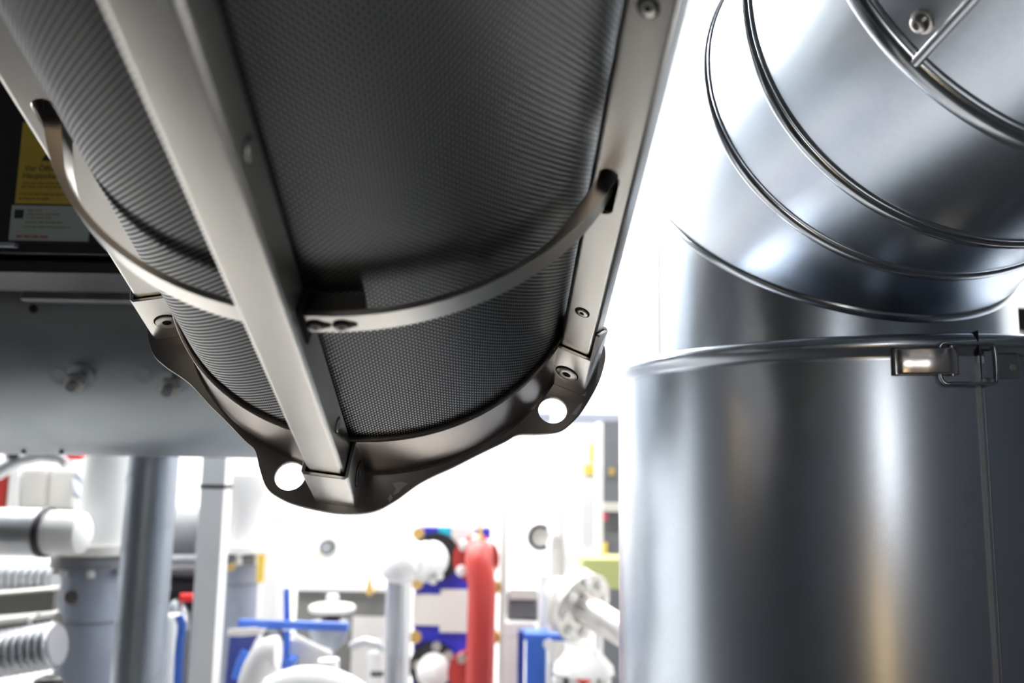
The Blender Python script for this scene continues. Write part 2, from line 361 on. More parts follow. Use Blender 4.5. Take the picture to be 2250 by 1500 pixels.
# brackets (U-shoes that hold the rail ends)
for k, phi in enumerate((0, A5, -A5, 2 * A5, -2 * A5)):
    R_, T_ = RT(phi); th = .014; a = WD / 2 + .004; b0 = .845; b1 = RO + .004
    prof = [(-a, b0), (-a - th, b0), (-a - th, b1 + th - .012), (-a - th + .012, b1 + th), (a + th - .012, b1 + th), (a + th, b1 + th - .012), (a + th, b0), (a, b0), (a, b1), (-a, b1)]
    br = MB().sweep([[(T_ * x + R_ * y + Vector((0, t, 0))) * U for x, y in prof] for t in (0.0, TP)]).build('rail_bracket', 'steel', cage, bevel=.0006)
    # pointed ear on the outer face of the shoe
    for s_ in ((1, -1) if k else (1, -1)):
        disc_bolt(br, cp(phi, .930, .175, s_ * (a + th)), T_ * s_, .047 * U, .052 * U, 'bracket_bolt')
    if phi == A5:      # pointed ear on the outer face
        MB().sweep([[(T_ * x + R_ * (b1 + dr) + Vector((0, t, 0))) * U for x, t in ((-a - th, 0), (-a - th, -.20), (-a + .005, -.19), (a, 0))] for dr in (.001, th)]).build('pointed_ear', 'steel_brown', br)
    # closed end of the shoe
    MB().sweep([[(T_ * x + R_ * y + Vector((0, t, 0))) * U for x, y in ((-a, b0 + .03), (-a, b1), (a, b1), (a, b0 + .03))] for t in (.26, TP)]).build('end_stop', 'steel_brown', br)
# hoop straps: one from each side of the centre rail round through the side rails' slots
def strap(s_):
    r1, r0, ta, tb = .945, .925, -1.018, -.935
    mb = MB(); rings = []
    for i in range(97):
        phi = s_ * (math.radians(4.45) + (2 * A5 + .35) * i / 96); R_, _ = RT(phi)
        u_ = min(1, max(0, (abs(math.degrees(phi)) - 46) / 20)); ri_ = r0 - .032 * u_ * u_ * (3 - 2 * u_) if abs(phi) < 1.7 else r0 - .032
        q = [(ri_, ta), (ri_, tb), (r1, tb), (r1, ta)]
        rings.append([(R_ * r + Vector((0, t, 0))) * U for r, t in q])
    st = mb.sweep(rings).build('hoop_strap', 'steel', cage, bevel=.0004)
    MB().sweep([[cp(0, r, t, s_ * (WD / 2 + dx)) for r, t in ((.885, -1.07), (.885, -.90), (.962, -.90), (.962, -1.07))] for dx in (.001, .007)]).build('end_plate', 'dark_recess', st)
    if s_ < 0: return
    rings = []
    for i in range(13):
        phi = s_ * math.radians(4.45 + 10.5 * i / 12); R_, _ = RT(phi)
        rings.append([(R_ * r + Vector((0, t, 0))) * U for r, t in ((.872, -1.019), (.872, -.95), (.924, -.95), (.924, -1.019))])
    MB().sweep(rings).build('mounting_tab', 'steel_dark', st)
    for j, dg_ in enumerate((6.3, 10.6)):
        phi = s_ * math.radians(dg_); R_, T_ = RT(phi); c = (R_ * .9455 + Vector((0, -.976, 0))) * U
        lp = [(.0265 * math.cos(a), .0265 * math.sin(a)) for a in [math.radians(38) + math.radians(284) * i / 24 for i in range(25)]] + [(.036, -.010), (.041, -.006), (.043, 0), (.041, .006), (.036, .010)]
        MB().sweep([[c + (T_ * s_ * x + Vector((0, y, 0)) + R_ * h) * U for x, y in lp] for h in (.0, .0012)]).build('keyhole', 'dark_recess', st)
        cc = c + (T_ * (-.002) + Vector((0, .007, 0)) + R_ * .001) * U
        MB().lathe(cc, R_, [(0, .0185 * U), (.004 * U, .0185 * U), (.006 * U, .015 * U), (.006 * U, .008 * U), (.001 * U, .0075 * U)], 24, caps=False).build('screw', 'steel_brown', st)
        MB().lathe(cc, R_, [(.002 * U, .0078 * U), (.0025 * U, .00001)], 12, caps=False).build('screw_socket', 'dark_recess', st)
strap(1); strap(-1)
# ---------------------------------------------------------------- round ducts on the right
DS = 0.40
lx, ly, lz = 1.4378 * DS, 3.4948 * DS, 1.5 + 0.4072 * DS
drum = thing('round_duct', 'wide galvanised round duct with a rolled rim and a toggle latch, lower right', 'duct', (lx, ly, 0))
rb = 0.006
prof = [(0, .3965), (lz - .03, .3965), (lz - .026, .3965), (lz - .022, .398), (lz - .018, .4035), (lz - .011, .4055), (lz - .004, .404), (lz, .399), (lz + .002, .392), (lz - .002, .384), (lz - .002, .0001)]
body = P(drum, MB().lathe((lx, ly, 0), (0, 0, 1), prof, 220, caps=False), 'duct_body', 'zinc', ang=60)
def on_drum(px, py, r=.3965):
    rr = MW @ Vector(((px - 1125) / F, (py - 750) / F, 1.0)); a = rr.x ** 2 + rr.y ** 2; b = -2 * (rr.x * lx + rr.y * ly); c = lx ** 2 + ly ** 2 - r * r
    s_ = (-b - math.sqrt(max(0, b * b - 4 * a * c))) / (2 * a); q = rr * s_; return math.atan2(q.y - ly, q.x - lx), q.z + 1.5
def dpt(a, z, r): return Vector((lx + r * math.cos(a), ly + r * math.sin(a), z))
def drum_patch(a0, a1, z0, z1, r0, r1, n=10):
    rings = []
    for i in range(n + 1):
        a = a0 + (a1 - a0) * i / n; rings.append([dpt(a, z0, r0), dpt(a, z1, r0), dpt(a, z1, r1), dpt(a, z0, r1)])
    return MB().sweep(rings)
sa, _ = on_drum(2152, 900)
P(drum, drum_patch(sa - .005, sa + .006, 0.02, lz - .034, .395, .3985, 3), 'vertical_seam', 'galv_light')
P(drum, drum_patch(sa + .017, sa + .021, 0.02, lz - .034, .395, .3972, 3), 'lap_edge', 'zinc_bead')
P(drum, drum_patch(sa - .0035, sa - .001, lz - .026, lz + .003, .39, .406, 3), 'rim_joint', 'dark_recess')
# latch
a0, zc = on_drum(1965, 798); a1, _ = on_drum(2232, 812); am, _ = on_drum(2070, 800)
def la(px): return on_drum(px, 800)[0]
zc1 = on_drum(2000, 796)[1]; hz = .0155
latch = P(drum, drum_patch(la(1966), la(2105), zc1 - hz * .95, zc1 + hz * .95, .396, .399, 8), 'toggle_latch', 'steel_brown', label='small toggle latch closing the duct seam')
lv = MB(); rings = []
for px, r in ((1962, .404), (1968, .410), (1980, .4115), (2000, .4115), (2030, .4135), (2062, .4155), (2082, .4135), (2096, .408)):
    a = la(px); rings.append([dpt(a, zc1 - hz, r - .009), dpt(a, zc1 + hz, r - .009), dpt(a, zc1 + hz, r - .001), dpt(a, zc1 + hz * .85, r), dpt(a, zc1 - hz * .85, r), dpt(a, zc1 - hz, r - .001)])
sub(latch, lv.sweep(rings), 'lever', 'chrome', bevel=.0006, label='bright lever of the latch').matrix_parent_inverse = Matrix.Identity(4)
sub(latch, MB().cyl(dpt(la(2084), zc1 - hz * 1.15, .409), dpt(la(2084), zc1 + hz * 1.15, .409), .003, n=14), 'pivot_pin', 'chrome')
sub(latch, drum_patch(la(1958), la(1975), zc1 - hz * 1.02, zc1 + hz * 1.02, .398, .406, 4), 'lever_tip', 'black', bevel=.001)
hz2 = .0235; wp = []
for px, dz, r in ((2066, 1, .410), (2085, 1, .4105), (2130, 1, .409), (2168, 1, .407), (2178, .7, .406), (2178, -.7, .406), (2168, -1, .407), (2130, -1, .409), (2085, -1, .4105), (2068, -1, .410), (2058, -.6, .409), (2058, .6, .409)):
    wp.append(tuple(dpt(la(px), zc1 - .003 + hz2 * dz, r)))
sub(latch, MB().tube(spline(wp, 5), .0024, 10, True), 'wire_loop', 'zinc_bead')
kp = P(drum, drum_patch(la(2158), la(2236), zc1 - .019, zc1 + .010, .396, .3992, 8), 'latch_keeper', 'galv', bevel=.0006)
sub(kp, drum_patch(la(2155), la(2172), zc1 - .019, zc1 + .012, .399, .4055, 4), 'keeper_hook', 'zinc_bead')
sub(kp, MB().lathe(dpt(la(2222), zc1 - .006, .399), dpt(la(2222), zc1, 1) - dpt(la(2222), zc1, 0), [(0, .004), (.001, .004), (.0016, .002), (.0012, .0001)], 16, caps=False), 'rivet', 'bolt')

eb = [1.2153, 3.276, 0.6466, 0.9382, -1.5237, 1.2004, 0.2957, 0.0309, -0.0574, 0.7458, 0.398, 0.4863]
ex, ey, er, eh, ps = 1.2439 * DS, 3.3384 * DS, eb[2] * DS, eb[3] * DS + 1.5, eb[4]
elbow = thing('duct_elbow', 'galvanised round elbow duct with raised seams, bending overhead to the upper right', 'duct', (ex, ey, lz))
bdir = Vector((math.cos(ps), math.sin(ps), 0)); ang = np.cumsum([0] + eb[5:9]); D = [Vector((0, 0, 1)) * math.cos(a) + bdir * math.sin(a) for a in ang]
side = bdir.cross(Vector((0, 0, 1))).normalized()
nodes = [Vector((eb[0] * DS, eb[1] * DS, eh))]
for k, Lg in ((1, eb[9]), (2, eb[10]), (3, eb[11])): nodes.append(nodes[-1] + D[k] * Lg * DS)
NT = 144
def ring_at(k, r, off=0.0, dirn=None):
    if k == 0:       # first seam: the vertical pipe cut by its own slanted plane
        m = (D[0] + D[1]).normalized(); e = m.cross(side).normalized(); e = Vector((e.x, e.y, 0)).normalized(); nn = Vector((.0585, -.7785, 1)).normalized(); out = []
        for i in range(NT):
            v = (side * math.cos(2 * pi * i / NT) + e * math.sin(2 * pi * i / NT)); f_ = er * (r / er)
            out.append(Vector((ex + v.x * f_, ey + v.y * f_, 1.5 + .9945 * DS - .0585 * v.x * f_ + .7785 * v.y * f_)) + nn * off)
        return out
    al = eb[5 + k]; m = (D[k] + D[k + 1]).normalized(); e = m.cross(side).normalized(); d = dirn or m
    return [nodes[k] + d * off + (side * math.cos(2 * pi * i / NT) + e * (math.sin(2 * pi * i / NT) / math.cos(al / 2))) * r for i in range(NT)]
def ring_perp(c, d, r):
    e = d.cross(side).normalized(); return [c + (side * math.cos(2 * pi * i / NT) + e * math.sin(2 * pi * i / NT)) * r for i in range(NT)]
def loft(name, rings, m='zinc', **k): return P(elbow, MB().sweep(rings, caps=False), name, m, ang=60, **k)
def midrings(ra, rb_, n=6): return [[a.lerp(b, i / n) for a, b in zip(ra, rb_)] for i in range(n + 1)]
loft('vertical_pipe', midrings(ring_perp(Vector((ex, ey, lz - .0015)), D[0], er), ring_at(0, er)))
for k in range(3): loft('elbow_segment', midrings(ring_at(k, er * (1 + .004 * k)), ring_at(k + 1, er * (1 + .004 * (k + 1)))))
endp = nodes[3] + D[4] * 1.9
loft('outer_pipe', midrings(ring_at(3, er * 1.022), ring_perp(endp, D[4], er * 1.022), 3))
for k, wd_, hh in ((0, .007, .0055), (1, .008, .006), (2, .0085, .0065), (3, .011, .0085)):
    rr = er * (1 + .004 * k) ; rings = []
    for i in range(9):
        a = pi * i / 8; rings.append(ring_at(k, rr + hh * math.sin(a) ** .6 - .0004, -wd_ * math.cos(a)))
    loft('seam_bead', rings, 'zinc_bead')
    rings = [ring_at(k, rr + hh * .45 * math.sin(pi * i / 4) - .0002, wd_ * 1.25 - wd_ * .5 * math.cos(pi * i / 4)) for i in range(5)]
    loft('seam_step', rings, 'zinc')
# lengthwise lap seam and screw on the outer pipe
def on_pipe(px, py, r, c0=nodes[3], d=D[4]):
    rr = (MW @ Vector(((px - 1125) / F, (py - 750) / F, 1.0))).normalized(); o_ = CAM - c0; a_ = rr - d * rr.dot(d); b_ = o_ - d * o_.dot(d)
    A_, B_, C_ = a_.dot(a_), 2 * a_.dot(b_), b_.dot(b_) - r * r; s_ = (-B_ - math.sqrt(max(0, B_ * B_ - 4 * A_ * C_))) / (2 * A_); q = CAM + rr * s_ - c0
    e = d.cross(side).normalized(); return q.dot(d), math.atan2(q.dot(e), q.dot(side))
def pipe_pt(h, a, r, c0=nodes[3], d=D[4]):
    e = d.cross(side).normalized(); return c0 + d * h + (side * math.cos(a) + e * math.sin(a)) * r
h0, as_ = on_pipe(2034, 118, er * 1.022); rp = er * 1.022
rings = []
for h in (h0 - .012, 1.85): rings.append([pipe_pt(h, as_ + da, rp + dr) for da, dr in ((-.02, -.001), (-.018, .0035), (-.010, .005), (.004, .005), (.012, .0035), (.014, -.001))])
P(elbow, MB().sweep(rings), 'lap_seam', 'zinc_bead')
h1, a1_ = on_pipe(2026, 48, rp); c = pipe_pt(h1, a1_, rp - .0005); nrm = (c - (nodes[3] + D[4] * h1)).normalized()
P(elbow, MB().lathe(c, nrm, [(0, .010), (.0015, .010), (.002, .0075), (.006, .007), (.0075, .005), (.0075, .0025), (.004, .0022), (.004, .0001)], 24, caps=False), 'screw', 'bolt')
# ---------------------------------------------------------------- left: trough duct and black machine housing
cy, cr = 2.06, .365; cz = 1.5 + .372
xL, xR = at(-700, 900, 1.9).x, at(640, 950, 2.0).x
trough = thing('horizontal_duct', 'big dull grey galvanised horizontal cylinder behind the guard, at the left', 'duct', (xL, cy, cz))
P(trough, MB().lathe((xL, cy, cz), (1, 0, 0), [(0, cr), (xR - xL, cr)], 120), 'cylinder_body', 'galv')
def on_tr(px, py, r=cr):
    rr = MW @ Vector(((px - 1125) / F, (py - 750) / F, 1.0)); oy, oz = -cy, 1.5 - cz
    A_ = rr.y ** 2 + rr.z ** 2; B_ = 2 * (oy * rr.y + oz * rr.z); C_ = oy * oy + oz * oz - r * r; s_ = (-B_ - math.sqrt(max(0, B_ * B_ - 4 * A_ * C_))) / (2 * A_)
    return CAM + rr * s_
for px, py in ((180, 825), (385, 835)):
    q = on_tr(px, py); n = Vector((0, q.y - cy, q.z - cz)).normalized()
    st = P(trough, MB().cyl(q - n * .005, q + n * .052, .010, n=16), 'stud_bolt', 'grey_dark')
    sub(st, MB().lathe(q + n * .022, n, [(0, .021), (.016, .021)], 6), 'hex_nut', 'bolt', smooth=False)
    sub(st, MB().lathe(q + n * .001, n, [(0, .028), (.004, .028)], 24), 'washer', 'galv')
for px, py in ((130, 825), (315, 823)):
    q = on_tr(px, py); n = Vector((0, q.y - cy, q.z - cz)).normalized()
    P(trough, MB().lathe(q, n, [(0.0, .019), (.0012, .019), (.0012, .017), (.0004, .017), (.0004, .0001)], 28, caps=False), 'stamped_ring', 'galv')
q = on_tr(74, 678); n = Vector((0, q.y - cy, q.z - cz)).normalized()
P(trough, MB().lathe(q + n * .0005, n, [(0, .009), (.001, .009), (.001, .00001)], 20, caps=False), 'drilled_hole', 'dark_recess')
q = at(180, 645, cy - cr + .01)
P(trough, MB().box((at(190, 640, 1.66).x, 1.672, at(190, 648, 1.66).z), (S(290, 1.66), .03, S(28, 1.66))), 'ledge_strip', 'galv', bevel=.004)
for px, py in ((8, 972), (52, 984), (92, 976), (136, 985)):
    q = at(px, py, 1.98); P(trough, MB().cyl(q, q + Vector((0, .0, -.012)), .005, n=10), 'rivet', 'black')
hy = 1.33
house = thing('machine_housing', 'black machine housing with yellow and pale label plates, behind the guard at the left', 'machine', at(60, 590, hy))
zb = at(60, 545, hy).z
P(house, slab(at(-700, 400, hy).x, at(420, 400, hy).x, hy, hy + .32, zb, zb + .75), 'housing_panel', 'black')
P(house, slab(at(-700, 400, hy).x, at(400, 400, hy).x, hy - .03, hy + .1, at(60, 566, hy).z, at(60, 544, hy).z), 'lower_rail', 'black_gloss', bevel=.003)
P(house, slab(at(-700, 400, hy).x, at(410, 400, hy).x, hy - .005, hy + .15, at(60, 600, hy).z, at(60, 572, hy).z), 'base_channel', 'black', bevel=.003)
P(house, slab(at(-700, 400, hy).x, at(65, 555, hy).x, hy - .045, hy - .03, at(60, 556, hy).z, at(60, 548, hy).z), 'glossy_strip', 'galv')
def lab(px, py, dy=0): v = at(px, py, hy - .003); return Vector((v.x, hy - .003 - dy, v.z))
x0 = lab(32, 450).x; x1 = x0 + S(175, hy); zt, zm, zl = lab(40, 268).z, lab(40, 448).z, lab(40, 528).z
yl = P(house, slab(x0, x1, hy - .003, hy, zm + .001, zt), 'yellow_label', 'yellow', label='yellow warning label in German')
wl = P(house, slab(x0 - .004, x1 - .001, hy - .003, hy, zl, zm - .002), 'rating_plate', 'plate_label', label='pale rating plate below the yellow label')
def put_text(par, txt, px, py, size, m, name='lettering'):
    me = text_mesh(txt, size); v = lab(px, py, .0006)
    me.transform(Matrix(((1, 0, 0, v.x), (0, 0, -1, v.y), (0, 1, 0, v.z), (0, 0, 0, 1))))
    o = finish(name, me, m, par, smooth=False); return o
put_text(yl, 'Vor Öffnen', 54, 375, .0125, 'ink'); put_text(yl, 'Hauptschalter', 50, 391, .0125, 'ink')
tx, tz = lab(92, 353).x, lab(92, 353).z; s3 = .052
MB().sweep([[Vector((tx, y, tz)), Vector((tx + s3, y, tz)), Vector((tx + s3 / 2, y, tz + s3 * .87))] for y in (hy - .003, hy - .0042)]).build('warning_triangle', 'ink', yl, smooth=False)
MB().sweep([[Vector((tx + .010, y, tz + .006)), Vector((tx + s3 - .010, y, tz + .006)), Vector((tx + s3 / 2, y, tz + s3 * .87 - .013))] for y in (hy - .004, hy - .0048)]).build('triangle_field', 'yellow', yl, smooth=False)
MB().sweep([[Vector((tx + s3 / 2 + a, y, tz + b)) for a, b in ((.003, .028), (-.003, .019), (0, .019), (-.002, .009), (.004, .021), (.001, .021))] for y in (hy - .0045, hy - .0052)]).build('flash_symbol', 'ink', yl, smooth=False)
def print_lines(par, rows, m, name='small_print'):
    mb = MB(); rnd = random.Random(5)
    for px, py, ln, hh in rows:
        v = lab(px, py); x = v.x
        while x < v.x + S(ln, hy):
            wl_ = rnd.uniform(.004, .013); mb.box((x + wl_ / 2, hy - .0034, v.z), (wl_, .0008, S(hh, hy))); x += wl_ + .002
    mb.build(name, m, par, smooth=False)
print_lines(yl, [(50, 402, 120, 3), (47, 410, 125, 3), (44, 426, 128, 3), (42, 436, 70, 3)], 'ink_brown')
print_lines(wl, [(62, 462, 30, 2), (60, 470, 60, 2), (58, 478, 45, 2), (55, 488, 80, 2), (52, 498, 100, 2)], 'ink_brown')
print_lines(wl, [(36, 519, 68, 4)], 'ink_red')
put_text(wl, 'CE', 172, 481, .012, 'ink')
v = lab(42, 470); MB().box((v.x, hy - .0035, v.z), (S(20, hy), .001, S(20, hy))).build('logo_square', 'ink', wl, smooth=False)
# ---------------------------------------------------------------- background plant (helpers)
def vcyl(t, name, m, px0, px1, py, Y, zt, zb_, n=40, **k):
    """upright cylinder spanning px0..px1 at row py, from height zt down to zb_"""
    a = at(px0, py, Y); b = at(px1, py, Y); c = (a + b) / 2; r = (b - a).length / 2
    return P(t, MB().cyl(Vector((c.x, Y, zb_)), Vector((c.x, Y, zt)), r, n=n), name, m, **k), Vector((c.x, Y, 0)), r
def zz(py, Y, px=1125): return at(px, py, Y).z
def bolts_ring(t, c, ax, R_, n, r, h, m='bolt', a_off=0.0, name='flange_bolt'):
    ax, u, w_ = basis(ax)
    for i in range(n):
        a = a_off + 2 * pi * i / n; q = c + (u * math.cos(a) + w_ * math.sin(a)) * R_
        P(t, MB().lathe(q, ax, [(0, r), (h, r)], 10), name, m)
def wrap(t, c, r, z0, z1, turns, m='grey_paint', th=.0012, name='tape_seam'):
    pts = [(c.x + (r + .0005) * math.cos(a), c.y + (r + .0005) * math.sin(a), z0 + (z1 - z0) * a / (2 * pi * turns)) for a in [2 * pi * turns * i / (turns * 36) for i in range(int(turns * 36) + 1)]]
    return P(t, MB().tube(pts, th, 6), name, m)
# grey foil-wrapped upright pipe
Y = 2.35; x_, = (0,)
t = thing('wrapped_pipe', 'thick upright grey foil-wrapped pipe standing left of the white post', 'pipe', (at(318, 1250, Y).x, Y, 0))
_, c, r = vcyl(t, 'pipe_jacket', 'foil_smooth', 266, 373, 1250, Y, zz(965, Y), 0)
wrap(t, c, r, .2, zz(1000, Y), 7)
# flanged grey pipe behind and the white cone pipe
Y = 2.75
t = thing('flanged_pipe', 'upright grey flanged pipe with a white upper section, left of the foil-wrapped pipe', 'pipe', (at(195, 1400, Y).x, Y, 0))
_, c, r = vcyl(t, 'lower_pipe', 'grey_paint', 130, 262, 1400, Y, zz(1240, Y), 0)
P(t, MB().cyl(c + Vector((0, 0, zz(1258, Y))), c + Vector((0, 0, zz(1234, Y))), r * 1.38, n=48), 'lower_flange', 'grey_dark')
P(t, MB().cyl(c + Vector((.01, 0, zz(1230, Y))), c + Vector((.01, 0, zz(1208, Y))), r * 1.35, n=48), 'upper_flange', 'offwhite')
P(t, MB().lathe(c + Vector((.03, 0, zz(1210, Y))), (0, 0, 1), [(0, r * .98), (.12, r * .95), (.5, r * .80), (.8, r * .8)], 40), 'upper_pipe', 'white')
bolts_ring(t, c + Vector((0, 0, zz(1275, Y))), (0, 0, 1), r * 1.18, 8, .011, .035, 'offwhite', .35)
P(t, MB().lathe(c + Vector((0, 0, zz(1378, Y))), (0, 0, 1), [(0, r), (.001, r + .003), (.006, r + .003), (.007, r)], 40, caps=False), 'weld_band', 'grey_dark')
P(t, MB().cyl(c + Vector((-.02, -r - .004, zz(1325, Y) + .01)), c + Vector((-.02, -r + .01, zz(1325, Y) + .01)), .02, n=18), 'sight_plug', 'steel_brown')
# insulated horizontal pipe with black ring
Y = 2.5
t = thing('insulated_pipe', 'silver insulated horizontal pipe with a black ring, at the left edge', 'pipe', at(0, 1170, Y))
zc_ = zz(1172, Y, 60)
P(t, MB().lathe((at(-400, 1170, Y).x, Y + .05, zc_), (1, 0, 0), [(0, S(52, Y)), (at(78, 1170, Y).x - at(-400, 1170, Y).x, S(52, Y))], 40), 'foil_jacket', 'foil')
P(t, MB().lathe((at(74, 1170, Y).x, Y + .05, zc_), (1, 0, 0), [(0, S(54, Y)), (S(14, Y), S(54, Y))], 40), 'black_ring', 'rubber')
P(t, MB().lathe((at(86, 1170, Y).x, Y + .05, zc_), (1, 0, 0), [(0, S(48, Y)), (S(50, Y), S(48, Y)), (S(74, Y), S(44, Y)), (S(84, Y), S(30, Y)), (S(88, Y), S(5, Y))], 40), 'white_end_cap', 'white')
# ribbed foil hoses
def hose(label, py0, py1, r, Y, px1):
    a, b = at(-260, py0, Y), at(px1, py1, Y); n = 120; pts = [a.lerp(b, i / n) for i in range(n + 1)]
    return tag(MB().tube(pts, [r * (1 + .10 * math.sin(i * 1.25)) for i in range(n + 1)], 28).build('foil_hose', 'foil'), label, 'hose', 'foil hoses at the left edge')
hose('ribbed silver foil hose just below the ringed pipe', 1262, 1270, .055, 2.95, 128)
hose('ribbed silver foil hose lowest at the left edge', 1480, 1415, .058, 2.45, 128)
t = thing('steel_beam', 'flat grey steel beam between the two foil hoses', 'beam', at(0, 1335, 2.85))
q0, q1 = at(-260, 1350, 2.85), at(128, 1318, 2.85)
P(t, MB().sweep([[q + Vector((0, dy, dz)) for dy, dz in ((-.03, -.03), (-.03, .035), (.03, .035), (.03, -.03))] for q in (q0, q1)]), 'web', 'beam', bevel=.002)
P(t, MB().sweep([[q + Vector((0, dy, dz)) for dy, dz in ((-.05, .035), (-.05, .042), (.03, .042), (.03, .035))] for q in (q0, q1)]), 'upper_lip', 'offwhite')
t = thing('dark_pipe', 'dark grey sloping pipe held by a white strap, above the lowest foil hose', 'pipe', at(0, 1390, 2.68))
q0, q1 = at(-260, 1418, 2.6), at(126, 1372, 2.6)
P(t, MB().cyl(q0, q1, S(24, 2.68), n=28), 'pipe_tube', 'beam')
qs = at(75, 1378, 2.6); P(t, MB().lathe(qs, q1 - q0, [(0, S(27, 2.68)), (S(8, 2.68), S(27, 2.68))], 28), 'white_strap', 'white')
t = thing('black_knob', 'black knob on an added stem at the bottom edge, left of the grey flanged pipe', 'black_knob', (at(105, 1495, 2.2).x, 2.2, 0))  # knob of unknown use, stem added to carry it down to the floor
P(t, MB().lathe(at(105, 1502, 2.2), (0, 0, 1), [(-.01, .034), (.0, .036), (.012, .03), (.02, .012), (.02, .001)], 20), 'black_cap', 'black')
P(t, MB().cyl((at(105, 1502, 2.2).x, 2.2, 0), at(105, 1503, 2.2) - Vector((0, 0, .01)), .022, n=18), 'knob_stem', 'grey_dark')
# cabinet, actuator and red handle behind
Y = 3.5
t = thing('wall_cabinet', 'white metal cabinet with two door panels, upper left of the pipes', 'cabinet', at(85, 1065, Y))
a, b = at(8, 1120, Y), at(172, 1030, Y)
P(t, slab(a.x, b.x, Y, Y + .25, a.z, b.z), 'cabinet_body', 'offwhite', bevel=.004)
for u0, u1 in ((.24, .58), (.64, .98)): P(t, slab(a.x + (b.x - a.x) * u0, a.x + (b.x - a.x) * u1, Y - .012, Y, a.z + .02, b.z - .01), 'cabinet_door', 'offwhite', bevel=.003)
P(t, slab(a.x + (b.x - a.x) * .1, a.x + (b.x - a.x) * .22, Y - .03, Y, a.z + .01, b.z - .01), 'side_strip', 'white')
P(t, slab(a.x - .03, a.x + .01, Y - .02, Y + .1, a.z, b.z), 'red_edge', 'red', label='red edge strip'); cab = t
t = thing('cable_conduit', 'round silver conduit with a red handle, hanging under the grey cylinder', 'valve', at(110, 1010, 3.2))
P(t, MB().tube([at(-10, 1040, 3.2), at(40, 1012, 3.2), at(90, 1000, 3.2), at(135, 1004, 3.2), at(150, 1020, 3.2)], S(16, 3.2), 18), 'conduit', 'foil')
P(t, MB().cyl(at(22, 1000, 3.15), at(30, 1000, 3.1), S(11, 3.15), n=20), 'end_plug', 'black')
P(t, MB().tube([at(140, 990, 3.15), at(155, 1000, 3.15), at(182, 1003, 3.15)], [S(4, 3.15), S(10, 3.15), S(8, 3.15)], 14), 'red_handle', 'redbright', label='red handle')
P(cab, MB().tube([at(165, 1040, 3.4), at(178, 1055, 3.4), at(192, 1080, 3.4), at(182, 1100, 3.4), at(166, 1085, 3.4), at(164, 1055, 3.49)], S(6, 3.4), 12), 'cable_loop', 'grey_paint')
P(t, MB().box(at(208, 998, 3.2), (S(22, 3.3), .02, S(14, 3.3))), 'yellow_tag', 'yellow_tag', bevel=.002, label='yellow tag')
P(t, MB().cyl(at(178, 1003, 3.17), at(204, 998, 3.2), .004, n=8), 'tag_wire', 'grey_dark')
P(t, MB().tube([at(60, 1005, 3.25), at(60, 980, 3.5), Vector((at(60, 980, 3.5).x, 3.5, RZ))], .012, 10), 'drop_pipe', 'grey_paint')
# dark equipment between wrapped pipe and white post
Y = 3.0
t = thing('pump_motor', 'dark pump motor with a red collar, half hidden behind the white post', 'motor', (at(420, 1200, Y).x, Y, 0))
c = at(425, 1190, Y)
P(t, MB().lathe(at(360, 1190, Y), (1, 0, 0), [(0, S(60, Y)), (S(20, Y), S(76, Y)), (S(95, Y), S(76, Y)), (S(100, Y), S(60, Y))], 36), 'motor_body', 'grey_dark')
P(t, MB().cyl(at(365, 1232, Y - .1), at(470, 1232, Y - .1), S(18, Y), n=24), 'cross_pipe', 'foil')
P(t, MB().cyl(at(360, 1300, Y), at(470, 1300, Y), S(48, Y), n=30), 'lower_body', 'black')
P(t, MB().cyl(at(398, 1312, Y - .13), at(450, 1312, Y - .13), S(9, Y), n=20), 'red_collar', 'redbright', label='red collar')
P(t, MB().lathe(at(388, 1335, Y - .12), (0, 0, 1), [(-.07, S(28, Y)), (-.02, S(26, Y)), (.02, S(12, Y)), (.03, .001)], 24), 'valve_dome', 'galv')
P(t, MB().cyl((c.x, Y, 0), (c.x, Y, c.z - .18), .06, n=20), 'pump_stand', 'grey_dark')
# white post
Y = 2.6
t = thing('white_post', 'slim white square post with a narrow black band', 'post', (at(455, 1250, Y).x, Y, 0))
x0, x1 = at(428, 1250, Y).x, at(482, 1250, Y).x
P(t, slab(x0, x1, Y, Y + .07, 0, zz(930, Y)), 'post_body', 'white', bevel=.003)
zb2 = zz(1069, Y, 467); P(t, slab(x0 - .002, x1 + .002, Y - .002, Y + .072, zb2 - S(4, Y), zb2 + S(4, Y)), 'black_band', 'rubber')
# blue upright handle left of post
t = tag(MB().tube(spline([tuple(at(392, 1352, 2.6)), tuple(at(399, 1375, 2.6)), tuple(at(394, 1430, 2.6)), tuple(at(388, 1560, 2.6))], 6, False), [S(9, 2.6)] * 19, 16).build('blue_lever', 'blue'), 'blue upright lever handle between the wrapped pipe and the white post', 'handle')
t = thing('white_vessel', 'white rounded vessel at the foot of the blue upright lever', 'tank', (at(372, 1450, 2.72).x, 2.72, 0))
P(t, MB().lathe((at(372, 1450, 2.72).x, 2.72, 0), (0, 0, 1), [(0, .040), (zz(1372, 2.72), .040), (zz(1362, 2.72), .03)], 28), 'vessel_shell', 'white')
